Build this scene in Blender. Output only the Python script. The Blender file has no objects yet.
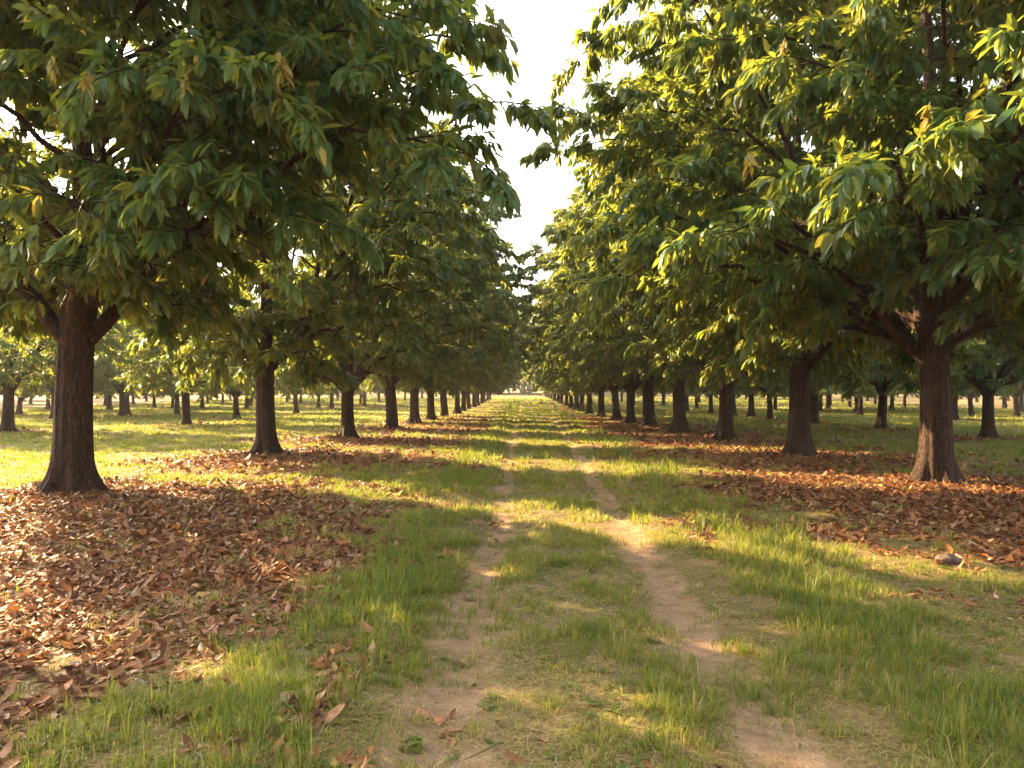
import bpy, math, random
import numpy as np
from mathutils import Vector

PI = math.pi
scene = bpy.context.scene
COL = scene.collection
F_PX, VPX, HZ, CAM_H = 740.0, 521.0, 398.0, 1.5

# ------------------------------------------------------------------ helpers
class MB:
    """collects vertices, triangles, quads and one float attribute, links them as ONE mesh object"""
    def __init__(self):
        self.v, self.t, self.q, self.a, self.c, self.n = [], [], [], [], [], 0
    def add(self, v, tris=None, quads=None, attr=None, col=None):
        v = np.asarray(v, np.float32).reshape(-1, 3)
        if tris is not None and len(tris): self.t.append(np.asarray(tris, np.int32) + self.n)
        if quads is not None and len(quads): self.q.append(np.asarray(quads, np.int32) + self.n)
        self.v.append(v)
        self.a.append(np.zeros(len(v), np.float32) if attr is None else np.asarray(attr, np.float32))
        if col is not None: self.c.append(np.asarray(col, np.float32))
        self.n += len(v)
    def mesh(self, name, mat, smooth=True):
        me = bpy.data.meshes.new(name)
        V = np.concatenate(self.v) if self.v else np.zeros((0, 3), np.float32)
        T = np.concatenate(self.t) if self.t else np.zeros((0, 3), np.int32)
        Q = np.concatenate(self.q) if self.q else np.zeros((0, 4), np.int32)
        me.vertices.add(len(V)); me.vertices.foreach_set('co', V.ravel())
        nl = T.size + Q.size
        me.loops.add(nl); me.loops.foreach_set('vertex_index', np.concatenate([T.ravel(), Q.ravel()]).astype(np.int32))
        tot = np.concatenate([np.full(len(T), 3, np.int32), np.full(len(Q), 4, np.int32)])
        start = np.concatenate([[0], np.cumsum(tot)[:-1]]).astype(np.int32) if len(tot) else tot
        me.polygons.add(len(tot)); me.polygons.foreach_set('loop_start', start)
        me.update(calc_edges=True)
        if smooth: me.polygons.foreach_set('use_smooth', np.ones(len(tot), bool))
        at = me.attributes.new('rnd', 'FLOAT', 'POINT'); at.data.foreach_set('value', np.concatenate(self.a))
        if self.c:
            C = np.concatenate(self.c); C4 = np.ones((len(C), 4), np.float32); C4[:, :3] = C
            ca = me.attributes.new('tint', 'FLOAT_COLOR', 'POINT'); ca.data.foreach_set('color', C4.ravel())
        me.materials.append(mat)
        me.update()
        return me

def link(name, me, parent=None, **props):
    o = bpy.data.objects.new(name, me); COL.objects.link(o)
    if parent is not None: o.parent = parent
    for k, v in props.items(): o[k] = v
    return o

def unit(a):
    return a / np.maximum(np.linalg.norm(a, axis=-1, keepdims=True), 1e-9)

def hash2(i, j, s):
    h = (i.astype(np.int64) * 374761393 + j.astype(np.int64) * 668265263 + s * 982451653) & 0x7fffffff
    h = ((h ^ (h >> 13)) * 1274126177) & 0x7fffffff
    return ((h ^ (h >> 16)) & 0xffff) / 65535.0

def vnoise(x, y, s=0):
    x = np.asarray(x, float); y = np.asarray(y, float)
    i = np.floor(x); j = np.floor(y); fx = x - i; fy = y - j
    fx = fx * fx * (3 - 2 * fx); fy = fy * fy * (3 - 2 * fy)
    a = hash2(i, j, s); b = hash2(i + 1, j, s); c = hash2(i, j + 1, s); d = hash2(i + 1, j + 1, s)
    return (a * (1 - fx) + b * fx) * (1 - fy) + (c * (1 - fx) + d * fx) * fy

def fbm(x, y, s=0, o=3):
    t = 0; amp = .5; n = 0
    for k in range(o):
        t = t + amp * vnoise(x * 2**k, y * 2**k, s + k * 7); n += amp; amp *= .5
    return t / n

def sstep(a, b, x):
    t = np.clip((x - a) / (b - a), 0, 1); return t * t * (3 - 2 * t)

# ------------------------------------------------------------------ materials
def new_mat(name):
    m = bpy.data.materials.new(name); m.use_nodes = True
    nt = m.node_tree; nt.nodes.clear()
    out = nt.nodes.new('ShaderNodeOutputMaterial')
    return m, nt, out

def N(nt, typ, **kw):
    n = nt.nodes.new(typ)
    for k, v in kw.items():
        if k in n.inputs: n.inputs[k].default_value = v
        else: setattr(n, k, v)
    return n

def ramp(nt, stops, fac):
    r = nt.nodes.new('ShaderNodeValToRGB')
    while len(r.color_ramp.elements) < len(stops): r.color_ramp.elements.new(.5)
    for e, (p, c) in zip(r.color_ramp.elements, stops):
        e.position = p; e.color = (*c, 1)
    nt.links.new(fac, r.inputs['Fac'])
    return r.outputs['Color']

def mixc(nt, a, b, f):
    m = nt.nodes.new('ShaderNodeMix'); m.data_type = 'RGBA'
    for sock, v in ((m.inputs[6], a), (m.inputs[7], b), (m.inputs[0], f)):
        if hasattr(v, 'links'): nt.links.new(v, sock)
        else: sock.default_value = (*v, 1) if isinstance(v, tuple) else v
    return m.outputs[2]

def leaf_mat(name, stops, trans, tr_w, rough=.42, spec=.45):
    m, nt, out = new_mat(name)
    a = N(nt, 'ShaderNodeAttribute', attribute_name='rnd')
    c = ramp(nt, stops, a.outputs['Fac'])
    p = N(nt, 'ShaderNodeBsdfPrincipled', Roughness=rough)
    p.inputs['Specular IOR Level'].default_value = spec
    nt.links.new(c, p.inputs['Base Color'])
    t = N(nt, 'ShaderNodeBsdfTranslucent')
    ct = ramp(nt, trans, a.outputs['Fac'])
    nt.links.new(ct, t.inputs['Color'])
    mx = N(nt, 'ShaderNodeMixShader'); mx.inputs[0].default_value = tr_w
    nt.links.new(p.outputs[0], mx.inputs[1]); nt.links.new(t.outputs[0], mx.inputs[2])
    nt.links.new(mx.outputs[0], out.inputs['Surface'])
    return m

M_LEAF = leaf_mat('chestnut_leaf',
    [(0, (.020, .074, .026)), (.4, (.042, .110, .028)), (.75, (.096, .155, .028)), (.94, (.19, .19, .028)), (1, (.36, .26, .03))],
    [(0, (.15, .24, .03)), (.5, (.29, .305, .03)), (.93, (.44, .36, .04)), (1, (.55, .38, .05))], .44)
M_FARLEAF = leaf_mat('distant_leaf',
    [(0, (.022, .046, .016)), (.6, (.038, .066, .020)), (1, (.07, .09, .025))],
    [(0, (.16, .22, .03)), (1, (.32, .32, .04))], .3, .6, .2)
M_GRASS = leaf_mat('grass_blade',
    [(0, (.055, .092, .014)), (.4, (.10, .135, .022)), (.7, (.18, .18, .034)), (.87, (.28, .22, .075)), (1, (.42, .31, .15))],
    [(0, (.20, .26, .02)), (.6, (.38, .36, .03)), (1, (.5, .38, .12))], .38, .5, .25)
M_YELLOW = leaf_mat('yellow_leaf',
    [(0, (.27, .17, .03)), (.5, (.25, .19, .03)), (1, (.12, .15, .03))],
    [(0, (.42, .27, .03)), (1, (.3, .3, .04))], .4)

def litter_material():
    m, nt, out = new_mat('dry_fallen_leaf')
    a = N(nt, 'ShaderNodeAttribute', attribute_name='tint')
    tc = N(nt, 'ShaderNodeTexCoord')
    no = N(nt, 'ShaderNodeTexNoise', Scale=60., Detail=3.)
    nt.links.new(tc.outputs['Object'], no.inputs['Vector'])
    v = ramp(nt, [(.3, (.62, .6, .58)), (.7, (1.15, 1.15, 1.15))], no.outputs['Fac'])
    mm = N(nt, 'ShaderNodeMix', data_type='RGBA', blend_type='MULTIPLY'); mm.inputs[0].default_value = 1
    nt.links.new(a.outputs['Color'], mm.inputs[6]); nt.links.new(v, mm.inputs[7])
    p = N(nt, 'ShaderNodeBsdfPrincipled', Roughness=.6)
    p.inputs['Specular IOR Level'].default_value = .12
    nt.links.new(mm.outputs[2], p.inputs['Base Color'])
    t = N(nt, 'ShaderNodeBsdfTranslucent'); nt.links.new(mm.outputs[2], t.inputs['Color'])
    mx = N(nt, 'ShaderNodeMixShader'); mx.inputs[0].default_value = .15
    nt.links.new(p.outputs[0], mx.inputs[1]); nt.links.new(t.outputs[0], mx.inputs[2])
    nt.links.new(mx.outputs[0], out.inputs['Surface'])
    return m
M_LITTER = litter_material()

def bark_material():
    m, nt, out = new_mat('furrowed_bark')
    tc = N(nt, 'ShaderNodeTexCoord')
    mp = N(nt, 'ShaderNodeMapping'); mp.inputs['Scale'].default_value = (1, 1, .16)
    nt.links.new(tc.outputs['Object'], mp.inputs['Vector'])
    n1 = N(nt, 'ShaderNodeTexNoise', Scale=34., Detail=6., Roughness=.65); nt.links.new(mp.outputs[0], n1.inputs['Vector'])
    v1 = N(nt, 'ShaderNodeTexVoronoi', Scale=26., feature='DISTANCE_TO_EDGE')
    wn = N(nt, 'ShaderNodeTexNoise', Scale=9., Detail=3.); nt.links.new(mp.outputs[0], wn.inputs['Vector'])
    ad = N(nt, 'ShaderNodeVectorMath', operation='MULTIPLY_ADD'); nt.links.new(wn.outputs['Color'], ad.inputs[0])
    ad.inputs[1].default_value = (.09, .09, .09); nt.links.new(mp.outputs[0], ad.inputs[2])
    nt.links.new(ad.outputs[0], v1.inputs['Vector'])
    n2 = N(nt, 'ShaderNodeTexNoise', Scale=2.2, Detail=4.); nt.links.new(tc.outputs['Object'], n2.inputs['Vector'])
    n3 = N(nt, 'ShaderNodeTexNoise', Scale=45., Detail=2.); nt.links.new(tc.outputs['Object'], n3.inputs['Vector'])
    c1 = ramp(nt, [(.28, (.013, .007, .005)), (.5, (.048, .027, .017)), (.75, (.105, .064, .042))], n1.outputs['Fac'])
    c2 = ramp(nt, [(.35, (.8, .7, .62)), (.65, (1.2, 1.1, 1.0))], n2.outputs['Fac'])
    mm = N(nt, 'ShaderNodeMix', data_type='RGBA', blend_type='MULTIPLY'); mm.inputs[0].default_value = 1
    nt.links.new(c1, mm.inputs[6]); nt.links.new(c2, mm.inputs[7])
    lich = N(nt, 'ShaderNodeMapRange'); lich.inputs[1].default_value = .68; lich.inputs[2].default_value = .74
    lich.inputs[4].default_value = .5
    nt.links.new(n3.outputs['Fac'], lich.inputs[0])
    col = mixc(nt, mm.outputs[2], (.20, .17, .11), lich.outputs[0])
    p = N(nt, 'ShaderNodeBsdfPrincipled', Roughness=.85); p.inputs['Specular IOR Level'].default_value = .2
    nt.links.new(col, p.inputs['Base Color'])
    e = N(nt, 'ShaderNodeMapRange'); e.inputs[2].default_value = .12; nt.links.new(v1.outputs['Distance'], e.inputs[0])
    sm = N(nt, 'ShaderNodeMath', operation='MULTIPLY_ADD'); nt.links.new(n1.outputs['Fac'], sm.inputs[0]); sm.inputs[1].default_value = .8
    nt.links.new(e.outputs[0], sm.inputs[2])
    b = N(nt, 'ShaderNodeBump', Strength=1., Distance=.035); nt.links.new(sm.outputs[0], b.inputs['Height'])
    nt.links.new(b.outputs[0], p.inputs['Normal'])
    nt.links.new(p.outputs[0], out.inputs['Surface'])
    return m
M_BARK = bark_material()

def ground_material():
    m, nt, out = new_mat('orchard_soil_and_turf')
    tc = N(nt, 'ShaderNodeTexCoord')
    P = tc.outputs['Object']
    def noise(s, d=4., r=.6):
        n = N(nt, 'ShaderNodeTexNoise', Scale=s, Detail=d, Roughness=r); nt.links.new(P, n.inputs['Vector']); return n.outputs['Fac']
    al = N(nt, 'ShaderNodeAttribute', attribute_name='litter')
    ad = N(nt, 'ShaderNodeAttribute', attribute_name='dirt')
    grass = ramp(nt, [(.25, (.075, .072, .022)), (.42, (.13, .105, .038)), (.56, (.19, .135, .062)), (.75, (.27, .18, .10))], noise(1.3, 6., .7))
    g2 = ramp(nt, [(.3, (.6, .6, .6)), (.7, (1.3, 1.3, 1.3))], noise(38., 3.))
    mg = N(nt, 'ShaderNodeMix', data_type='RGBA', blend_type='MULTIPLY'); mg.inputs[0].default_value = .8
    nt.links.new(grass, mg.inputs[6]); nt.links.new(g2, mg.inputs[7])
    dirt = ramp(nt, [(.3, (.19, .115, .065)), (.55, (.30, .195, .115)), (.75, (.39, .27, .17))], noise(7., 8., .7))
    vor = N(nt, 'ShaderNodeTexVoronoi', Scale=16.); nt.links.new(P, vor.inputs['Vector'])
    lit = ramp(nt, [(.0, (.085, .038, .018)), (.35, (.17, .075, .032)), (.6, (.27, .13, .06)), (.85, (.12, .05, .025)), (1, (.36, .21, .12))], vor.outputs['Color'])
    def edge(attr, sc, amt, lo, hi):
        s = N(nt, 'ShaderNodeMath', operation='MULTIPLY_ADD'); nt.links.new(noise(sc, 5., .7), s.inputs[0]); s.inputs[1].default_value = amt
        nt.links.new(attr.outputs['Fac'], s.inputs[2])
        r = N(nt, 'ShaderNodeMapRange'); r.inputs[1].default_value = lo + amt * .5; r.inputs[2].default_value = hi + amt * .5
        nt.links.new(s.outputs[0], r.inputs[0]); return r.outputs[0]
    c = mixc(nt, mg.outputs[2], lit, edge(al, 6., .8, .35, .6))
    c = mixc(nt, c, dirt, edge(ad, 9., .8, .3, .65))
    p = N(nt, 'ShaderNodeBsdfPrincipled', Roughness=.95); p.inputs['Specular IOR Level'].default_value = .1
    nt.links.new(c, p.inputs['Base Color'])
    h = N(nt, 'ShaderNodeMath', operation='ADD'); nt.links.new(noise(14., 8., .7), h.inputs[0]); nt.links.new(noise(55., 3.), h.inputs[1])
    b = N(nt, 'ShaderNodeBump', Strength=.8, Distance=.04); nt.links.new(h.outputs[0], b.inputs['Height'])
    nt.links.new(b.outputs[0], p.inputs['Normal'])
    nt.links.new(p.outputs[0], out.inputs['Surface'])
    return m
M_GROUND = ground_material()

# ------------------------------------------------------------------ sun direction
EL, AHEAD = math.radians(28.5), math.radians(39)      # sun to the left, a little ahead of the camera
S = Vector((-math.cos(AHEAD) * math.cos(EL), math.sin(AHEAD) * math.cos(EL), math.sin(EL)))
SUN_DIR = np.array(S)

# ------------------------------------------------------------------ terrain
def ramp_z(y):
    d = np.asarray(y, float)
    s = np.clip(d - 65, 0, None)
    return .019 * (s - 25 * (1 - np.exp(-s / 25)))

def solve_depth(py):
    d = 3.0
    while d < 400:
        z = float(ramp_z(d))
        if HZ - F_PX * (z - CAM_H) / d <= py: return d
        d += .1
    return d

# main rows: pixel column of the trunk base, and its depth
LEFT = [(72, 11.4), (267, 19.1), (349, 27.1), (391, 35.5), (415, 43.5), (432, 51), (444, 60), (457, 70), (462.6, 79), (468.4, 88.5), (473.6, 98),
        (477.8, 108), (482, 119), (484.5, 128), (487, 137), (490, 150)]
RIGHT = [(932, 12.75), (800, 18.8), (723, 25.2), (678, 31.4), (647, 37.8), (631, 44), (616, 50.6), (602, 58.5), (589, 69), (581.7, 78), (577, 86),
         (571.6, 94), (566.5, 105), (561.6, 117), (558, 128), (554.5, 141), (551.5, 154), (548.7, 170), (546, 188)]
def wx(px, d): return (px - VPX) * d / F_PX
MAIN = [('left', wx(p, d), d) for p, d in LEFT] + [('right', wx(p, d), d) for p, d in RIGHT]

BACK_L = [(5, 432), (16, 414.6), (45, 410), (106.6, 409.8), (119.4, 417), (130.6, 404.3), (152, 407.5), (171, 408.5), (175.3, 414), (183.7, 424.6),
          (200.4, 408.7), (206, 403.6), (221.7, 404.3), (235, 418.6), (249.5, 406.6), (286, 402.5), (295, 413), (311, 412.3), (318, 408), (332, 409),
          (342, 405.6), (360, 404.7), (368, 404.2), (379, 402.6), (82, 404.5), (27, 404), (300, 403)]
BACK_R = [(653, 406.6), (663, 405), (671, 407), (686, 411.4), (696, 409), (710, 413.3), (733, 415.5), (750, 417), (768, 419), (774, 410.7),
          (787, 420.3), (812.4, 423.6), (819, 411), (826, 409), (842, 425.8), (854.8, 412.5), (848, 408), (872.5, 413), (880, 429.7), (890, 411),
          (902, 407), (949.5, 412), (967, 416), (985.5, 438.5), (995, 416), (1001, 409), (1018, 412)]
BACK = []
for lst in (BACK_L, BACK_R):
    for p, y in lst:
        d = solve_depth(y); BACK.append((wx(p, d), d))
rf = random.Random(5)
# further orchard rows on both sides, wide enough for a step to either side
for k in range(1, 15):
    for side, x0 in ((-1, -22), (1, 18)):
        for r in range(0, 8):
            if rf.random() < .22 or (r == 0 and k < 6): continue
            x_, d_ = x0 + side * 12 * r + rf.uniform(-1, 1), 26 + 12.5 * k + rf.uniform(-2, 2)
            if abs(x_) < .8 * d_ + 6: BACK.append((x_, d_))
# drop those that nearly coincide
keep = []
for x, d in BACK:
    if all((x - a)**2 + (d - b)**2 > 14 for a, b in keep): keep.append((x, d))
BACK = keep

RUT_R = lambda y: 1.03 + .024 * np.clip(y, 0, 50)
RUT_L = lambda y: -.36 + .10 * sstep(3, 9, y) - .004 * np.clip(y - 20, 0, 60)
def masks(x, y):
    n1 = fbm(x * 1.1, y * .8, 3, 4) - .5
    n2 = fbm(x * 3.1, y * 2.3, 9, 3) - .5
    wl = .20 - .06 * sstep(4, 12, y)
    wr = .21 - .05 * sstep(4, 12, y)
    dl = np.abs(x - RUT_L(y) + .20 * n1 + .10 * n2); dr = np.abs(x - RUT_R(y) + .22 * n1 + .10 * n2)
    n3 = fbm(x * 9., y * 6., 17, 3) - .5
    wl = (wl + .12 * (1 - sstep(3, 7, y))) * .95; wr = wr * .98
    dirt = np.maximum((1 - sstep(wl * .2, wl * 1.7, dl + .16 * n3)) * (1 - .25 * (1 - sstep(3, 7, y))), 1 - sstep(wr * .2, wr * 1.7, dr + .16 * n3))
    dirt = dirt * np.clip(1.0 + .9 * n1 + 1.6 * n2 + 1.6 * n3 + .12 * sstep(6, 9, y), 0, 1) * (1 - .65 * sstep(35, 90, y))
    lit = np.zeros_like(x)
    for side, tx, ty in MAIN:
        sx = 1 if side == 'left' else -1
        cx, cy = (tx + 1.1, ty - 1.3) if side == 'left' else (tx - .2, ty - .6)
        r = np.sqrt(((x - cx) / 4.1)**2 + ((y - cy) / 3.7)**2)
        lit = np.maximum(lit, 1 - sstep(.5, 1.25, r + 1.2 * n1 + .9 * n2))
    # the deep drift in the left foreground and along the right edge
    r = np.sqrt(((x + 5.5) / 4.5)**2 + ((y - 6.2) / 5.9)**2); lit = np.maximum(lit, 1 - sstep(.55, 1.2, r + .9 * n1 + .9 * n2))
    r = np.sqrt(((x - 7.6) / 4.7)**2 + ((y - 9.4) / 5.2)**2); lit = np.maximum(lit, 1 - sstep(.55, 1.2, r + .9 * n1 + .9 * n2))
    for tx, ty in BACK:
        if abs(ty) < 80:
            r2 = ((x - tx) / 2.6)**2 + ((y - ty) / 1.7)**2
            lit = np.maximum(lit, .8 * (1 - sstep(.6, 1.5, r2 + 1.5 * n1)))
    lit = lit * (1 - .9 * dirt) * (1 - .45 * sstep(50, 110, y))
    return np.clip(lit, 0, 1), np.clip(dirt, 0, 1)

def terr(x, y):
    x = np.asarray(x, float); y = np.asarray(y, float)
    z = ramp_z(y) + .05 * (fbm(x * .5, y * .5, 21, 2) - .5) + .035 * (fbm(x * 2.2, y * 2.2, 31, 2) - .5)
    near = np.exp(-((x - RUT_L(y)) / .25)**2) + np.exp(-((x - RUT_R(y)) / .25)**2)
    z = z - .05 * near
    for side, tx, ty in MAIN[:4] + MAIN[16:21]:
        r2 = (x - tx)**2 + (y - ty)**2
        z = z + .045 * np.exp(-r2 / 1.3**2) + .015 * np.exp(-r2 / 3.2**2)
    return z

def axis(stops):
    out = []
    for (a, b, s) in stops: out.append(np.arange(a, b, s))
    out.append([stops[-1][1]]); return np.concatenate(out)
xs = axis([(-420, -60, 12), (-60, -14, 1.0), (-14, 14, .09), (14, 60, 1.0), (60, 420, 12)])
ys = axis([(-40, 1.5, 1.5), (1.5, 14, .09), (14, 30, .2), (30, 80, .6), (80, 200, 3), (200, 620, 12)])
X, Y = np.meshgrid(xs, ys)
LIT, DIRT = masks(X.ravel(), Y.ravel())
Z = terr(X.ravel(), Y.ravel())
nx, ny = len(xs), len(ys)
idx = np.arange(nx * ny).reshape(ny, nx)
quads = np.stack([idx[:-1, :-1], idx[:-1, 1:], idx[1:, 1:], idx[1:, :-1]], -1).reshape(-1, 4)
g = MB(); g.add(np.stack([X.ravel(), Y.ravel(), Z], -1), quads=quads)
gm = g.mesh('ground', M_GROUND)
for nm, arr in (('litter', LIT), ('dirt', DIRT)):
    a = gm.attributes.new(nm, 'FLOAT', 'POINT'); a.data.foreach_set('value', arr.astype(np.float32))
link('ground', gm, kind='structure')

# ------------------------------------------------------------------ leaves, tubes
def leaf_batch(base, d, nrm, length, width, curl, fold, rnd, mb, col=None):
    """many leaves at once: 8 vertices, a folded and drooping blade"""
    n = len(base)
    side = unit(np.cross(d, nrm)); nrm = unit(np.cross(side, d))
    L = length[:, None]; W = width[:, None]; C = curl[:, None]; Fd = fold[:, None]
    def at(t, w):
        mid = base + d * L * t - nrm * L * C * t * t
        lft = mid + side * W * w + nrm * W * w * Fd
        rgt = mid - side * W * w + nrm * W * w * Fd
        return lft, mid, rgt
    l1, m1, r1 = at(.34, .46); l2, m2, r2 = at(.70, .34)
    tip = base + d * L * .97 - nrm * L * C
    V = np.stack([base, l1, m1, r1, l2, m2, r2, tip], 1).reshape(-1, 3)
    o = (np.arange(n) * 8)[:, None, None]
    T = (np.array([[0, 2, 1], [0, 3, 2], [4, 5, 7], [5, 6, 7]])[None] + o).reshape(-1, 3)
    Q = (np.array([[1, 2, 5, 4], [2, 3, 6, 5]])[None] + o).reshape(-1, 4)
    mb.add(V, T, Q, np.repeat(rnd, 8), None if col is None else np.repeat(col, 8, 0))

def tube(mb, pts, rad, k=6, cap=True):
    pts = np.asarray(pts, float); n = len(pts)
    tan = unit(np.gradient(pts, axis=0))
    ref = np.array([0, 0, 1.]) if abs(tan[0][2]) < .9 else np.array([1., 0, 0])
    u = unit(np.cross(tan, ref)); v = np.cross(tan, u)
    a = np.arange(k) * 2 * PI / k
    R = np.asarray(rad, float)[:, None, None]
    V = pts[:, None] + R * (np.cos(a)[None, :, None] * u[:, None] + np.sin(a)[None, :, None] * v[:, None])
    i = np.arange(n - 1)[:, None] * k; j = np.arange(k)[None]; j2 = (j + 1) % k
    Q = np.stack([i + j, i + j2, i + k + j2, i + k + j], -1).reshape(-1, 4)
    V = V.reshape(-1, 3); T = None
    if cap:
        V = np.vstack([V, pts[-1] + tan[-1] * rad[-1]]); b = (n - 1) * k
        T = [[b + q, b + (q + 1) % k, n * k] for q in range(k)]
    mb.add(V, T, Q)

def bez(p0, p1, p2, p3, n):
    t = np.linspace(0, 1, n)[:, None]
    return (1 - t)**3 * p0 + 3 * (1 - t)**2 * t * p1 + 3 * (1 - t) * t * t * p2 + t**3 * p3

PROF_U = [0, .06, .15, .32, .55, .72, .86, .95, 1]
PROF_R = [.52, .76, .94, 1.0, .98, .90, .72, .48, .12]

def build_tree(seed, H, R, zb, zf, tr, n_bough, n_sec, n_spray, n_leaf, leaf, nlimb=4, extra=(), detail=2, limb_az=None, ell=1.0, ell_rot=0.0, breaks=()):
    """returns dict(trunk=mesh, limbs=[mesh..], crown=mesh)"""
    rs = np.random.RandomState(seed); rr = random.Random(seed)
    def squeeze(x, y):                                    # crowns drawn out along one direction
        c, s_ = math.cos(ell_rot), math.sin(ell_rot)
        a, b = x * c + y * s_, (-x * s_ + y * c) * ell
        return a * c - b * s_, a * s_ + b * c
    trunk = MB()
    # --- trunk with root flare, vertical ridges and a slight lean; continues as the leader
    k = 64 if detail == 2 else 14
    lean = np.array([rr.uniform(-.12, .12), rr.uniform(-.12, .12)])
    zt = np.concatenate([np.linspace(-.12, .5, 12), np.linspace(.62, zf, 16), zf + np.linspace(.2, H * .92 - zf, 12)]) if detail == 2 else \
         np.concatenate([np.linspace(-.12, .5, 5), np.linspace(.8, zf, 4), zf + np.linspace(.4, H * .9 - zf, 5)])
    ang = np.arange(k) * 2 * PI / k
    nl = rr.choice([4, 6, 8]); ph = rr.uniform(0, 6)
    cen = []
    V = []
    for z in zt:
        s = max(0., z) / H
        c = np.array([lean[0] * z * .35 + .05 * math.sin(z * 1.1 + ph), lean[1] * z * .35 + .05 * math.sin(z * .9 + 2 * ph), z])
        if z <= zf: r = tr * (1.0 - .10 * z / zf) + tr * .06 * max(0, (z - zf + .7) / .7) ** 2
        else: r = tr * .62 * (1 - (z - zf) / (H - zf)) ** .8 + .012
        fl = math.exp(-max(z, 0) / .24); lobe = np.clip(np.cos(nl * ang / 2 + ph + .5 * np.sin(ang + ph)) ** 2, 0, 1) ** 1.5
        rad = r * (1 + fl * (.10 + .85 * lobe + .15 * np.cos(2 * ang + 2 * ph)) + (.10 * math.exp(-max(z, 0) / .9)))
        if detail == 2 and z <= zf + .3:
            rad = rad * (1 + .05 * np.cos(3 * ang + ph) + .045 * (fbm(ang * 3.2 + 10, np.full(k, z * .8), seed, 2) - .5) * 2 + .03 * np.sin(11 * ang + 1.5 * math.sin(z)) + .05 * (fbm(ang * 9 + 40, np.full(k, z * .35), seed + 5, 2) - .5))
        V.append(np.stack([c[0] + rad * np.cos(ang), c[1] + rad * np.sin(ang), np.full(k, z)], -1)); cen.append(c)
    V = np.concatenate(V); n = len(zt)
    i = np.arange(n - 1)[:, None] * k; j = np.arange(k)[None]; j2 = (j + 1) % k
    Q = np.stack([i + j, i + j2, i + k + j2, i + k + j], -1).reshape(-1, 4)
    trunk.add(V, None, Q)
    cen = np.array(cen)
    leader = cen[zt > zf - .3]
    leader_r = np.interp(leader[:, 2], [zf, H], [tr * .6, .02])
    scaffold = [(leader, leader_r, 0)]
    limbs = []
    base_az = rr.uniform(0, 2 * PI)
    for q in range(nlimb):
        az = (limb_az[q] if limb_az else base_az + q * 2 * PI / nlimb + rr.uniform(-.3, .3))
        zs = zf - .15 + rr.uniform(-.22, .18)
        c0 = np.array([np.interp(zs, zt, cen[:, 0]), np.interp(zs, zt, cen[:, 1]), zs])
        o = np.array([math.cos(az), math.sin(az), 0])
        reach = R * rr.uniform(.5, .62); top = zf + (H - zf) * rr.uniform(.55, .75)
        p0 = c0 + o * tr * .35 - np.array([0, 0, .25])
        pts = bez(p0, p0 + o * reach * .30 + np.array([0, 0, 1.05]), p0 + o * reach * .72 + np.array([0, 0, (top - zs) * .5]), np.array([*squeeze(o[0] * reach, o[1] * reach), top]), 12)
        pts[2:] += rs.normal(0, .05, (10, 3))
        rad = tr * .44 * (1 - np.linspace(0, 1, 12)) ** .9 + .02
        mb = MB(); tube(mb, pts, rad, 10 if detail == 2 else 6); limbs.append(mb)
        scaffold.append((pts, rad, q + 1))
    S_p = np.concatenate([s[0] for s in scaffold]); S_r = np.concatenate([s[1] for s in scaffold])
    S_i = np.concatenate([np.full(len(s[0]), s[2]) for s in scaffold])
    # --- bough tips, spread over the envelope
    tips = []
    lob = rs.uniform(0, 6, 3)
    for b in range(n_bough):
        u = ((b + .5) / n_bough); u = u ** .92
        az = b * 2.39996 + rr.uniform(-.3, .3)
        rf_ = np.interp(u, PROF_U, PROF_R)
        wob = 1 + .10 * math.sin(2 * az + lob[0]) + .08 * math.sin(3 * az + lob[1] + 4 * u)
        rad = R * rf_ * wob * (rr.uniform(.82, 1.06) if b % 4 else rr.uniform(.35, .7))
        tips.append(np.array([*squeeze(rad * math.cos(az), rad * math.sin(az)), zb + (H - zb) * u]))
    tips += [np.array(e, float) for e in extra]
    sp_p, sp_d, sp_w = [], [], []
    tw0, tw1, tw_g = [], [], []
    groups = [trunk] + limbs
    for ti, tip in enumerate(tips):
        hd = np.linalg.norm(S_p[:, :2] - tip[:2], axis=1)
        dz = tip[2] - S_p[:, 2]
        cost = hd + np.abs(dz - .25 * hd - .3) * 1.3 + (S_p[:, 2] < zf - .2) * 2
        s = int(np.argmin(cost)); p0 = S_p[s]; gi = int(S_i[s])
        dirv = tip - p0; L = np.linalg.norm(dirv)
        out = np.array([dirv[0], dirv[1], 0]); out = out / max(np.linalg.norm(out), 1e-6)
        up = np.array([0, 0, 1.])
        pts = bez(p0, p0 + dirv * .35 + up * L * .10, tip - out * L * .3 + up * L * .12, tip, 9)
        pts[1:-1] += rs.normal(0, .035 * max(.4, L / 3), (7, 3))
        r0 = min(S_r[s] * .6, .018 + .016 * L)
        tube(groups[gi], pts, np.linspace(r0, .010, 9), 6 if detail == 2 else 4)
        nse = max(3, int(n_sec * (.45 + .55 * min(1., L / 3.2))))
        for q in range(nse):
            t = 1 - (q / nse) * .78
            f = t * 8; i0 = min(7, int(f)); c = pts[i0] + (pts[i0 + 1] - pts[i0]) * (f - i0)
            tg = pts[i0 + 1] - pts[i0]; tg = tg / np.linalg.norm(tg)
            sd = np.cross(tg, up); sd = sd / max(np.linalg.norm(sd), 1e-6)
            a = rr.uniform(.5, 1.25) * (1 if q % 2 else -1) if q else rr.uniform(-.2, .2)
            d2 = tg * math.cos(a) + sd * math.sin(a) + up * rr.uniform(-.5, .5)
            d2 /= np.linalg.norm(d2)
            sl = rr.uniform(.55, 1.0) * (.55 + .75 * (1 - abs(t - .55)))
            e = c + d2 * sl + up * (-.10 * sl)
            sp = bez(c, c + d2 * sl * .4 + up * .06, c + d2 * sl * .75 + up * .04, e, 5)
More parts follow.
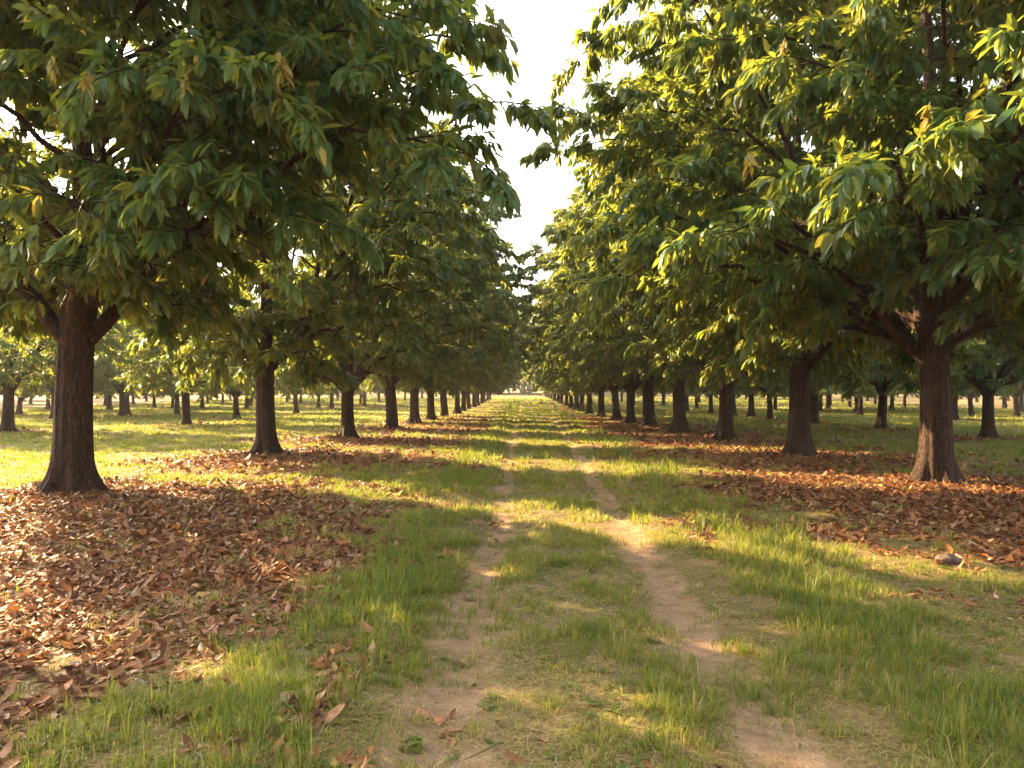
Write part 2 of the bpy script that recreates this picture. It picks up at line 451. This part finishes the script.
            tube(groups[gi], sp, np.linspace(.009 + .004 * sl, .004, 5), 4 if detail == 2 else 3, cap=False)
            ns = n_spray
            for w in range(ns):
                tt = 1 - (w / ns) * .85
                ff = tt * 4; i1 = min(3, int(ff)); cc = sp[i1] + (sp[i1 + 1] - sp[i1]) * (ff - i1)
                tv = unit(sp[i1 + 1] - sp[i1])
                s2 = np.cross(tv, up); s2 = s2 / max(np.linalg.norm(s2), 1e-6)
                a = rr.uniform(.4, 1.2) * (1 if w % 2 else -1) if w else 0
                dd = tv * math.cos(a) + s2 * math.sin(a) + up * rr.uniform(-.65, .45)
                dd /= np.linalg.norm(dd)
                ee = cc + dd * rr.uniform(.10, .30)
                if ee[2] < zb - .5 or (ee[2] < zf + 1.0 and math.hypot(ee[0], ee[1]) < 1.25): continue
                if any(np.linalg.norm(np.cross(ee - b0, SUN_DIR)) < b1 * (.75 + .5 * rr.random()) for b0, b1 in breaks): continue
                tw0.append(cc); tw1.append(ee); tw_g.append(gi)
                sp_p.append(ee); sp_d.append(dd)
    # --- thin twigs
    tw0 = np.array(tw0); tw1 = np.array(tw1); tw_g = np.array(tw_g)
    if detail == 2:
        for gi, gmb in enumerate(groups):
            m_ = tw_g == gi
            if not m_.any(): continue
            a, b = tw0[m_], tw1[m_]; d = unit(b - a)
            s = unit(np.cross(d, np.array([.3, .2, .93]))); t = np.cross(d, s)
            rr_ = .0035
            V = np.stack([a + s * rr_, a - s * .5 * rr_ + t * .87 * rr_, a - s * .5 * rr_ - t * .87 * rr_, b], 1).reshape(-1, 3)
            o = (np.arange(len(a)) * 4)[:, None, None]
            gmb.add(V, (np.array([[0, 1, 3], [1, 2, 3], [2, 0, 3]])[None] + o).reshape(-1, 3))
    # --- leaves: whorls of drooping blades at each spray
    P = np.array(sp_p); D = np.array(sp_d); ns = len(P)
    k_ = np.tile(np.arange(n_leaf), ns); Pi = np.repeat(P, n_leaf, 0); Di = np.repeat(D, n_leaf, 0)
    tot = len(k_)
    sprnd = np.repeat(rs.uniform(0, 1, ns), n_leaf)
    az = k_ * 2.4 + np.repeat(rs.uniform(0, 6.28, ns), n_leaf) + rs.normal(0, .6, tot)
    s = unit(np.cross(Di, np.array([.21, .13, .97]))); t = np.cross(Di, s)
    off = (k_ / max(1, n_leaf - 1))
    alpha = .35 + .85 * off + rs.normal(0, .3, tot)
    radial = s * np.cos(az)[:, None] + t * np.sin(az)[:, None]
    ld = Di * np.cos(alpha)[:, None] + radial * np.sin(alpha)[:, None]
    ld[:, 2] -= rs.uniform(.25, 1.25, tot)
    ld = unit(ld)
    nrm = np.array([0, 0, 1.])[None] + .75 * radial + rs.normal(0, .3, (tot, 3))
    nrm = unit(nrm - (nrm * ld).sum(1, keepdims=True) * ld)
    base = Pi - Di * (.26 * off)[:, None] + ld * .02
    Ln = leaf * rs.uniform(.55, 1.2, tot); W = Ln * rs.uniform(.27, .40, tot)
    rnd = np.clip(.42 * sprnd + .45 * rs.uniform(0, 1, tot) + .02, 0, .93)
    yel = rs.uniform(0, 1, tot) < .006
    rnd = np.where(yel, 1., rnd)
    crown = MB()
    leaf_batch(base, ld, nrm, Ln, W, rs.uniform(.0, .45, tot), rs.uniform(.05, .6, tot), rnd, crown)
    return dict(trunk=trunk.mesh('trunk', M_BARK), limbs=[m.mesh('limb', M_BARK) for m in limbs], crown=crown.mesh('crown', M_LEAF), tips=tips, n=tot,
                sprays=(P, D))

tilt = random.Random(12)
def place(kind, name, x, y, rot, sc, label, category='tree', group=None, zoff=0.):
    e = bpy.data.objects.new(name, None); COL.objects.link(e)
    e.empty_display_size = .3
    e.location = (x, y, float(terr(x, y)) + zoff); e.rotation_euler = (tilt.uniform(-.03, .03), tilt.uniform(-.03, .03), rot); e.scale = (sc, sc, sc)
    e['label'] = label; e['category'] = category
    if group: e['group'] = group
    link('trunk', kind['trunk'], e)
    for m in kind['limbs']: link('limb', m, e)
    link('crown', kind['crown'], e)
    return e

SHAFTS = [(-1.5, 3.9, .40), (.2, 3.7, .42), (1.15, 4.5, .36), (1.8, 4.7, .34), (.3, 5.4, .40), (-2.9, 4.6, .42), (-1.0, 5.0, .34), (2.6, 5.6, .45), (-.3, 6.4, .38), (-2.2, 6.3, .36), (.9, 3.3, .3), (3.4, 6.6, .4), (-3.9, 5.6, .45)]  # gaps cut into the nearest left crown so sun patches land here
BREAKS = [(np.array([x_ - MAIN[0][1], y_ - MAIN[0][2], 0.]), r_) for x_, y_, r_ in SHAFTS]
ORD = ['first', 'second', 'third', 'fourth', 'fifth', 'sixth', 'seventh', 'eighth', 'ninth', 'tenth', 'eleventh', 'twelfth', 'thirteenth',
       'fourteenth', 'fifteenth', 'sixteenth', 'seventeenth', 'eighteenth', 'nineteenth', 'twentieth']

# the two nearest trees have meshes of their own
T_L1 = build_tree(11, 12.2, 5.9, 2.7, 2.85, .262, 108, 12, 9, 13, .25, 4,
                  extra=[(6.5, -2.2, 5.2), (6.1, -1.6, 6.3), (6.3, -3.2, 4.2), (5.2, -1.4, 7.6), (5.8, -3.0, 5.8), (5.6, -3.4, 5.0), (-3.4, -1.8, 5.6), (-3.0, -2.2, 7.2),
                         (-2.0, -3.0, 4.6), (-4.2, -.4, 6.4), (2.2, -3.6, 3.5), (3.6, -3.4, 3.7), (4.4, -2.6, 3.6), (1.0, -3.4, 6.4), (-3.6, -1., 8.2), (-5., 1., 7.), (-2.4, -1.2, 9.2), (-4.6, .4, 5.2), (-1.4, -2.6, 7.6), (-1.6, 1.7, 6.1), (-2.2, 1.0, 6.6), (-.8, -2.6, 5.6), (-2.4, -1.6, 6.0), (-3.2, .6, 5.8), (-1.2, -1.0, 6.4), (-.5, -1.3, 4.7), (.6, -1.6, 5.4), (-1.3, -1.4, 5.2), (.2, -1.3, 6.6), (1.2, -1.8, 7.4), (-.6, 1.4, 6.8), (-2.8, 2., 7.2), (-1.8, .3, 7.9), (.4, -1.4, 8.4)],
                  limb_az=[3.3, 5.2, .35, 1.9], ell=.44, ell_rot=-.68, breaks=BREAKS)
T_R1 = build_tree(23, 12.4, 6.1, 2.6, 2.55, .245, 122, 12, 9, 13, .25, 4,
                  extra=[(-2.0, -6.3, 4.4), (.6, -6.6, 4.6), (2.6, -6.0, 4.2), (-3.5, -5.6, 3.6), (1.5, -6.4, 5.8), (-1.0, -6.5, 6.2), (-4.6, -3.6, 3.4), (-5.4, -1.6, 3.3), (3.2, -4.8, 6.6)],
                  limb_az=[.3, 2.75, 4.6, 1.4])
BIG_R = [build_tree(s, 12.0, 6.35, 2.3, z, t, 98, 11, 9, 13, .245, 4, ell=.58, ell_rot=-.62) for s, z, t in ((31, 2.5, .25), (42, 2.75, .265), (48, 2.3, .235))]
BIG_L = [build_tree(s, 12.4, 6.9, 2.3, z, t, 96, 11, 9, 13, .245, 4, ell=.33, ell_rot=-.66) for s, z, t in ((57, 2.5, .26), (64, 2.75, .25), (69, 2.3, .235))]
SMALL = [build_tree(s, 8.2, 4.2, 2.0, 2.1, .205, 72, 9, 7, 11, .25, 4, detail=1) for s in (71, 83, 97)]
print('leaves', T_L1['n'], BIG_L[0]['n'], BIG_R[0]['n'], SMALL[0]['n'])

rp = random.Random(3)
near_trees = []
ci = {'left': 0, 'right': 0}
for side, x, d in MAIN:
    i = ci[side]; ci[side] += 1
    grp = 'chestnut trees of the row ' + side + ' of the track'
    if i == 0:
        kind = T_L1 if side == 'left' else T_R1
        lab = ('nearest chestnut tree left of the track, thick forked trunk rising from brown leaves' if side == 'left'
               else 'nearest chestnut tree right of the track, dark trunk forking into wide limbs')
        near_trees.append(place(kind, 'chestnut_tree', x, d, 0, 1, lab, group=grp))
    else:
        w = ORD[i]
        lab = f'large chestnut tree, {w} from the camera in the row {side} of the track'
        if side == 'left': place(BIG_L[i % 3], 'chestnut_tree', x, d, rp.choice([0, PI]) + rp.uniform(-.12, .12), rp.uniform(.92, 1.07), lab, group=grp)
        else: place(BIG_R[i % 3], 'chestnut_tree', x, d, rp.choice([0, PI]) + rp.uniform(-.12, .12), rp.uniform(.92, 1.07), lab, group=grp)

# smaller trees of the further rows, described by the gap of the main row they show in
def px_of(x, d): return VPX + F_PX * x / d
gaps = {}
for x, d in BACK:
    p = px_of(x, d)
    side = 'left' if x < 0 else 'right'
    row = [q for q, _ in (LEFT if x < 0 else RIGHT)]
    n_ = sum(1 for q in row if (q > p if side == 'right' else q < p))   # trunks passed, from the frame edge
    gaps.setdefault((side, n_), []).append((p, d, x))
rq = random.Random(8)
for (side, n_), lst in gaps.items():
    lst.sort()
    for r, (p, d, x) in enumerate(lst):
        o = ORD[min(r, 19)]
        if n_ == 0: where = f'outward of the first {side}-row trunk'
        else: where = f'between {ORD[n_ - 1]} and {ORD[min(n_, 19)]} {side}-row trunks'
        lab = f'smaller tree beyond the {side} row, {o} from the left {where}'
        place(SMALL[rq.randrange(3)], 'orchard_tree', x, d, rq.uniform(0, 6.28), rq.uniform(.88, 1.12), lab, group=f'smaller orchard trees beyond the {side} row')

# yellowing sprays with dry catkins on the two nearest trees
def yellow_spray(seed):
    rs = np.random.RandomState(seed); mb = MB()
    stem = np.array([[0, 0, .16], [.01, 0, .08], [0, .01, 0], [.02, 0, -.10], [.02, .01, -.2]])
    tube(mb, stem, [.004, .004, .004, .003, .003], 5)
    n = 9
    az = np.arange(n) * 2.4 + rs.uniform(0, 6); d = np.stack([np.cos(az), np.sin(az), rs.uniform(-1.3, .1, n)], -1); d = unit(d)
    base = np.zeros((n, 3)); base[:, 2] = rs.uniform(-.05, .16, n)
    leaf_batch(base, d, np.tile([[0, 0, 1.]], (n, 1)) + rs.normal(0, .2, (n, 3)), rs.uniform(.10, .2, n), rs.uniform(.035, .06, n), rs.uniform(.2, .6, n), rs.uniform(.1, .6, n), rs.uniform(0, 1, n), mb)
    m = 34                                                              # catkin tassel of small curled scales
    d = unit(rs.normal(0, 1, (m, 3)) + np.array([0, 0, -.3])); base = rs.normal(0, .018, (m, 3)) + np.array([.01, 0, .03])
    leaf_batch(base, d, unit(rs.normal(0, 1, (m, 3))), rs.uniform(.03, .07, m), rs.uniform(.012, .02, m), rs.uniform(.1, .6, m), rs.uniform(.1, .5, m), rs.uniform(0, .6, m), mb)
    return mb.mesh('yellow_leaf_spray', M_YELLOW)
YS = [yellow_spray(s) for s in (1, 2, 3)]
SPOTS = {0: [(52, 75), (92, 88), (183, 97), (265, 68), (365, 140), (440, 118)],
         1: [(958, 62), (915, 118), (1016, 165), (805, 60), (770, 150)]}
for k_, (tree, kind) in enumerate(((near_trees[0], T_L1), (near_trees[1], T_R1))):
    P, D = kind['sprays']; rr = random.Random(4 + k_)
    W_ = P + np.array(tree.location)
    for q, (px, py) in enumerate(SPOTS[k_]):
        # the twig end nearest the viewer in that part of the crown carries the spray
        u = VPX + F_PX * W_[:, 0] / W_[:, 1]; v = HZ - F_PX * (W_[:, 2] - CAM_H) / W_[:, 1]
        i = int(np.argmin(np.hypot(u - px, v - py) / 14 + W_[:, 1]))
        o = link('yellow_leaf_spray', YS[q % 3], tree, label='yellow spray of dry catkins and turning leaves')
        out_ = P[i] * np.array([1, 1, 0]); out_ = out_ / np.linalg.norm(out_)
        o.location = P[i] + D[i] * .10 + out_ * .14 + np.array([0, -.06, .05]); o.rotation_euler = (rr.uniform(-.3, .3), rr.uniform(-.3, .3), rr.uniform(0, 6)); sc_ = rr.uniform(.75, 1.1); o.scale = (sc_, sc_, sc_)

# ------------------------------------------------------------------ grass and leaf litter (countless: stuff)
def scatter(rs, y0, y1, dens, wide=1.3, xr=None):
    """random points over the wedge of ground between two depths, a bit wider than the view"""
    half = lambda y: np.minimum(.72 * y * wide + .8, 60)
    area = 2 * (half(y0) + half(y1)) * .5 * (y1 - y0)
    n = int(area * dens)
    y = np.sqrt(rs.uniform(y0**2, y1**2, n)); x = rs.uniform(-1, 1, n) * half(y)
    if xr: m = (x > xr[0]) & (x < xr[1]); x, y = x[m], y[m]
    return x, y

rs = np.random.RandomState(77)
gb = MB()
for (y0, y1, dens, hh, ww, nb, spr) in ((2.0, 4.5, 620, .062, .0036, 13, .030), (4.5, 8, 430, .066, .0046, 12, .032), (8, 14, 190, .072, .007, 11, .045),
                                   (14, 26, 75, .08, .012, 9, .08), (26, 48, 28, .095, .022, 8, .16), (48, 90, 10, .11, .05, 8, .3), (90, 170, 2.6, .14, .11, 8, .5)):
    x, y = scatter(rs, y0, y1, dens)                                   # tuft centres
    lit, dirt = masks(x, y)
    lush = fbm(x * .9, y * .7, 55, 3); patch = fbm(x * 2.6, y * 2.2, 61, 3)
    strip = np.exp(-((x + 1.15) / .6)**2) + np.exp(-((x - RUT_R(y) - 1.3) / .8)**2) + .4 * np.exp(-((x - .4) / .4)**2)
    strip = strip * (.35 + 1.0 * lush)
    cover = np.clip(.46 + 3.4 * (patch - .5) + 1.6 * (lush - .5) + .55 * strip, .13, 1)
    dn = cover * (1 - .90 * dirt ** .9) * (1 - .95 * lit ** .8)
    kp = rs.uniform(0, 1, len(x)) < dn
    x, y, lush, patch, strip, lit, cover = [q[kp] for q in (x, y, lush, patch, strip, lit, cover)]
    nt_ = len(x)
    th = 1.25 * hh * (.5 + .75 * np.clip(cover - .2, 0, 1) + .75 * np.clip(strip - .35, 0, 1)) * rs.uniform(.6, 1.3, nt_) * np.where(rs.uniform(0, 1, nt_) < .07, 1.9, 1)
    tdry = np.clip(rs.uniform(0, 1, nt_) ** 1.6 * .7 + .5 * (.5 - lush) + .25 * (fbm(x * .35, y * .35, 90, 2) - .5) - .2 * np.clip(strip, 0, 1) + .22 - .16 * sstep(10, 24, y), 0, 1)
    R_ = lambda q: np.repeat(q, nb)
    n = nt_ * nb
    a = rs.uniform(0, 2 * PI, n); rad = np.abs(rs.normal(0, spr, n))
    bx, by = R_(x) + rad * np.cos(a), R_(y) + rad * np.sin(a)
    a = a + rs.normal(0, .6, n)
    h = R_(th) * rs.uniform(.45, 1.15, n)
    ln = np.clip(.25 + .5 * rad / spr * rs.uniform(.3, 1, n) + rs.normal(0, .2, n), .05, 1.5)
    w = ww * rs.uniform(.65, 1.35, n)
    dr = np.stack([np.cos(a), np.sin(a), 0 * a], -1); sd = np.stack([-np.sin(a), np.cos(a), 0 * a], -1)
    tw_ = rs.normal(0, .5, n)[:, None]; sd = unit(sd + dr * tw_)
    b = np.stack([bx, by, terr(bx, by) - .004], -1)
    m_ = b + dr * (h * ln * .30)[:, None]; m_[:, 2] += h * .58
    t_ = b + dr * (h * ln * 1.0)[:, None]; t_[:, 2] += h * (1 - .38 * ln)
    W = w[:, None]
    V = np.stack([b + sd * W * .5, b - sd * W * .5, m_ + sd * W * .42, m_ - sd * W * .42, t_], 1).reshape(-1, 3)
    o = (np.arange(n) * 5)[:, None, None]
    rnd = np.clip(R_(tdry) + rs.normal(0, .10, n) + .45 * (rs.uniform(0, 1, n) < .07), 0, 1)
    gb.add(V, (np.array([[2, 3, 4]])[None] + o).reshape(-1, 3), (np.array([[0, 1, 3, 2]])[None] + o).reshape(-1, 4), np.repeat(rnd, 5))
# dead straw lying flat between the tufts
for (y0, y1, dens, L0, w0) in ((2.0, 5, 2600, .075, .0032), (5, 9, 1200, .09, .0044), (9, 18, 300, .12, .008)):
    x, y = scatter(rs, y0, y1, dens); lit, dirt = masks(x, y)
    kp = rs.uniform(0, 1, len(x)) < (1 - .85 * dirt) * (1 - .6 * lit) * (.35 + .9 * vnoise(x * 3, y * 3, 5))
    x, y = x[kp], y[kp]; n = len(x); a = rs.uniform(0, 2 * PI, n); L = L0 * rs.uniform(.3, 1.2, n)[:, None]; W = w0 * rs.uniform(.6, 1.3, n)[:, None]
    dr = np.stack([np.cos(a), np.sin(a), rs.normal(0, .12, n)], -1); sd = np.stack([-np.sin(a), np.cos(a), 0 * a], -1)
    b = np.stack([x, y, terr(x, y) + rs.uniform(.004, .02, n)], -1); bow = sd * (L * rs.normal(0, .2, (n, 1)))
    m_ = b + dr * L * .5 + bow; t_ = b + dr * L
    V = np.stack([b + sd * W * .5, b - sd * W * .5, m_ + sd * W * .5, m_ - sd * W * .5, t_], 1).reshape(-1, 3)
    o = (np.arange(n) * 5)[:, None, None]
    gb.add(V, (np.array([[2, 3, 4]])[None] + o).reshape(-1, 3), (np.array([[0, 1, 3, 2]])[None] + o).reshape(-1, 4), np.repeat(rs.uniform(.72, 1, n), 5))
# low broad-leaved weeds: rosettes of short blades
x, y = scatter(rs, 2.2, 12, 26); lit, dirt = masks(x, y)
kp = rs.uniform(0, 1, len(x)) < (1 - dirt) * (1 - .9 * lit) * np.clip(3.2 * (fbm(x * .8, y * .8, 44, 2) - .36), 0, 1)
x, y = np.repeat(x[kp], 7), np.repeat(y[kp], 7); n = len(x)
a = rs.uniform(0, 2 * PI, n); L = rs.uniform(.025, .07, n)
d = unit(np.stack([np.cos(a), np.sin(a), rs.uniform(.1, .7, n)], -1))
leaf_batch(np.stack([x, y, terr(x, y) + .004], -1) + d * .008, d, unit(np.stack([-.4 * np.cos(a), -.4 * np.sin(a), np.ones(n)], -1)), L, L * rs.uniform(.35, .6, n), rs.uniform(.1, .5, n), rs.uniform(0, .4, n), rs.uniform(0, .45, n), gb)
print('grass verts', gb.n)
link('grass', gb.mesh('grass', M_GRASS), kind='stuff', label='short green and straw coloured grass growing over the orchard floor', category='grass')

PAL = np.array([(.19, .078, .034), (.26, .115, .050), (.31, .155, .078), (.37, .22, .125), (.36, .13, .032), (.11, .048, .026), (.43, .30, .19), (.38, .24, .07)])
PRB = np.array([.21, .23, .18, .10, .09, .13, .03, .03])
lb = MB()
for (y0, y1, dens, sz) in ((2.2, 7, 1150, .068), (7, 14, 640, .078), (14, 28, 130, .115), (28, 60, 22, .17)):
    x, y = scatter(rs, y0, y1, dens, 1.35)
    lit, dirt = masks(x, y)
    pr = np.where(lit > .10, .06 + .94 * lit, .002 + .10 * lit)
    kp = rs.uniform(0, 1, len(x)) < pr
    x, y, lit = x[kp], y[kp], lit[kp]; n = len(x)
    a = rs.uniform(0, 2 * PI, n)
    d = unit(np.stack([np.cos(a), np.sin(a), rs.normal(.04, .2, n)], -1))
    nr = unit(np.stack([rs.normal(0, .27, n), rs.normal(0, .27, n), np.ones(n)], -1))
    up = np.where(rs.uniform(0, 1, n) < .4, -1., 1.)[:, None]
    base = np.stack([x, y, terr(x, y) + rs.uniform(.004, .03, n) * (.4 + .6 * lit)], -1)
    L = sz * rs.choice([.45, .8, 1., 1.2, 1.55], n) * rs.uniform(.8, 1.2, n)
    c = PAL[rs.choice(len(PAL), n, p=PRB)] * rs.uniform(.7, 1.15, (n, 1))
    leaf_batch(base, d, nr * up, L, L * rs.uniform(.36, .7, n), rs.normal(.02, .3, n), rs.normal(.3, .5, n), rs.uniform(0, 1, n), lb, c)
# fallen twigs among the leaves
x, y = scatter(rs, 2.4, 16, 9); lit, dirt = masks(x, y)
kp = rs.uniform(0, 1, len(x)) < .1 + .8 * lit; x, y = x[kp], y[kp]; n = len(x); a = rs.uniform(0, 2 * PI, n); L = rs.uniform(.08, .34, n)
leaf_batch(np.stack([x, y, terr(x, y) + rs.uniform(.012, .035, n)], -1), unit(np.stack([np.cos(a), np.sin(a), rs.normal(0, .08, n)], -1)), np.tile([[0, 0, 1.]], (n, 1)), L, rs.uniform(.006, .014, n), rs.normal(0, .06, n), np.full(n, -.9), np.zeros(n), lb,
           np.array([(.12, .08, .055)]) * rs.uniform(.5, 1.4, (n, 1)))
print('litter verts', lb.n)
link('fallen_leaves', lb.mesh('fallen_leaves', M_LITTER), kind='stuff', label='brown and orange fallen leaves lying under the trees', category='leaf litter')

# crumbs of earth and grit along the wheel tracks
pb = MB()
x, y = scatter(rs, 2.2, 9, 900); lit, dirt = masks(x, y)
kp = rs.uniform(0, 1, len(x)) < .8 * dirt ** 1.5 + .02
x, y = x[kp], y[kp]; n = len(x); r = .0022 + .009 * rs.uniform(0, 1, n) ** 5
O = np.array([(1, 0, 0), (0, 1, 0), (-1, 0, 0), (0, -1, 0), (0, 0, 1), (0, 0, -1)], float)
V = (O[None] * r[:, None, None] * rs.uniform(.6, 1.3, (n, 6, 1)) * np.array([1, 1, .7]) + np.stack([x, y, terr(x, y) + r * .3], -1)[:, None]).reshape(-1, 3)
o = (np.arange(n) * 6)[:, None, None]
pb.add(V, (np.array([[0, 1, 4], [1, 2, 4], [2, 3, 4], [3, 0, 4], [1, 0, 5], [2, 1, 5], [3, 2, 5], [0, 3, 5]])[None] + o).reshape(-1, 3), None, None,
       np.repeat(np.array([(.34, .23, .145)]) * rs.uniform(.5, 1.25, (n, 1)), 6, 0))
link('earth_crumbs', pb.mesh('earth_crumbs', M_LITTER), kind='stuff', label='crumbs of dry earth and grit lying in the wheel tracks', category='earth')

# ------------------------------------------------------------------ the brown stone in the leaves on the right
def stone_material():
    m, nt, out = new_mat('brown_stone')
    tc = N(nt, 'ShaderNodeTexCoord'); no = N(nt, 'ShaderNodeTexNoise', Scale=22., Detail=6.)
    nt.links.new(tc.outputs['Object'], no.inputs['Vector'])
    c = ramp(nt, [(.3, (.03, .018, .012)), (.55, (.085, .048, .03)), (.75, (.15, .095, .06))], no.outputs['Fac'])
    p = N(nt, 'ShaderNodeBsdfPrincipled', Roughness=.85); nt.links.new(c, p.inputs['Base Color'])
    b = N(nt, 'ShaderNodeBump', Strength=.7, Distance=.01); nt.links.new(no.outputs['Fac'], b.inputs['Height']); nt.links.new(b.outputs[0], p.inputs['Normal'])
    nt.links.new(p.outputs[0], out.inputs['Surface']); return m
mb = MB(); nu, nv = 28, 16
th = np.linspace(0, PI, nv)[:, None]; ph = np.arange(nu)[None] * 2 * PI / nu
dx = np.sin(th) * np.cos(ph); dy = np.sin(th) * np.sin(ph); dz = np.cos(th) + 0 * ph
lump = .8 + .5 * (fbm(dx * 1.7 + 5 + dz, dy * 1.7 + 3 - dz, 12, 3))
V = np.stack([dx * .115 * lump, dy * .075 * lump, dz * .055 * lump], -1).reshape(-1, 3)
i = np.arange(nv - 1)[:, None] * nu; j = np.arange(nu)[None]; j2 = (j + 1) % nu
mb.add(V, None, np.stack([i + j, i + nu + j, i + nu + j2, i + j2], -1).reshape(-1, 4))
so = link('stone', mb.mesh('stone', stone_material()), label='small rounded brown stone half sunk in fallen leaves near the right tree', category='stone')
sx_, sy_ = wx(944, 6.77), 6.77
so.location = (sx_, sy_, float(terr(sx_, sy_)) + .035); so.rotation_euler = (0, .1, .2)

# ------------------------------------------------------------------ far wood closing the view
wr = np.random.RandomState(9); wb = MB()
for q in range(150):
    x = wr.uniform(-260, 260); y = wr.uniform(235, 300)
    if abs(x) < 30: y = wr.uniform(240, 275)
    if q < 9: x, y = -14 + 4.2 * q, 222 + 6 * (q % 3)
    h = wr.uniform(17, 25) + (7 if abs(x - 2) < 14 else 0); r = wr.uniform(5, 8.5)
    z0 = float(ramp_z(y)) + .5
    n = 900
    d = unit(wr.normal(0, 1, (n, 3))); rad = wr.uniform(.55, 1.0, n) ** .5
    lump = 1 + .22 * np.sin(3 * d[:, 0] * 2 + q) * np.cos(4 * d[:, 2] + q * 2)
    p = d * (rad * lump)[:, None] * np.array([r, r, h * .48]) + np.array([x, y, z0 + h * .5])
    ld = unit(d + wr.normal(0, .6, (n, 3)) + np.array([0, 0, -.5]))
    leaf_batch(p, ld, unit(d + np.array([0, 0, .7])), wr.uniform(.9, 1.9, n), wr.uniform(.7, 1.2, n), wr.uniform(0, .4, n), wr.uniform(0, .4, n), wr.uniform(0, 1, n), wb)
link('distant_wood', wb.mesh('distant_wood', M_FARLEAF, False), kind='stuff', label='hazy wood closing the far end of the orchard', category='wood')

# ------------------------------------------------------------------ air
def haze_box(density):
    x0, x1, y0, y1, z0, z1 = -430., 430., -60., 640., -3., 48.
    v = [(x0, y0, z0), (x1, y0, z0), (x1, y1, z0), (x0, y1, z0), (x0, y0, z1), (x1, y0, z1), (x1, y1, z1), (x0, y1, z1)]
    b = MB(); b.add(v, None, [[0, 3, 2, 1], [4, 5, 6, 7], [0, 1, 5, 4], [1, 2, 6, 5], [2, 3, 7, 6], [3, 0, 4, 7]])
    m, nt, out = new_mat('warm_air')
    p = N(nt, 'ShaderNodeVolumePrincipled'); p.inputs['Color'].default_value = (1, .97, .93, 1); p.inputs['Density'].default_value = density
    p.inputs['Anisotropy'].default_value = .0
    nt.links.new(p.outputs[0], out.inputs['Volume'])
    link('haze', b.mesh('haze', m, False), kind='stuff', label='thin warm haze in the air between the rows', category='haze')
HAZE = .00045
if HAZE: haze_box(HAZE)

# ------------------------------------------------------------------ light, sky, camera
sun = bpy.data.lights.new('sun', 'SUN'); sun.energy = 4.8; sun.angle = math.radians(.6); sun.color = (1, .71, .37)
so = bpy.data.objects.new('sun', sun); COL.objects.link(so); so.rotation_euler = S.to_track_quat('Z', 'Y').to_euler(); so.location = (-30, 20, 40)
w = bpy.data.worlds.new('World'); scene.world = w; w.use_nodes = True
nt = w.node_tree; bg = nt.nodes['Background']
sky = nt.nodes.new('ShaderNodeTexSky'); sky.sky_type = 'NISHITA'; sky.sun_disc = False
sky.sun_elevation = EL; sky.sun_rotation = math.atan2(S.x, S.y); sky.dust_density = 5.0; sky.air_density = 1.2; sky.ozone_density = .6
hsv = nt.nodes.new('ShaderNodeHueSaturation'); hsv.inputs['Saturation'].default_value = .5      # milky evening sky
nt.links.new(sky.outputs[0], hsv.inputs['Color'])
tint = nt.nodes.new('ShaderNodeMix'); tint.data_type = 'RGBA'; tint.blend_type = 'MULTIPLY'; tint.inputs[0].default_value = 1
tint.inputs[7].default_value = (1, .98, .94, 1)
nt.links.new(hsv.outputs[0], tint.inputs[6]); nt.links.new(tint.outputs[2], bg.inputs['Color']); bg.inputs['Strength'].default_value = .10

cam = bpy.data.cameras.new('camera'); cam.lens = F_PX / 1024 * 36; cam.sensor_width = 36; cam.clip_end = 3000; cam.clip_start = .05
co = bpy.data.objects.new('camera', cam); COL.objects.link(co)
pitch = math.atan((HZ - 384) / F_PX); yaw = math.atan((VPX - 512) / F_PX)
co.location = (0, 0, CAM_H); co.rotation_euler = (PI / 2 + pitch, 0, yaw)
scene.camera = co
scene.view_settings.view_transform = 'Standard'; scene.view_settings.look = 'None'; scene.view_settings.gamma = 1
scene.view_settings.exposure = 3.08
cy = scene.cycles
cy.max_bounces = 8; cy.diffuse_bounces = 3; cy.transmission_bounces = 5; cy.glossy_bounces = 2; cy.volume_bounces = 0
cy.use_denoising = True
cy.sample_clamp_indirect = .6
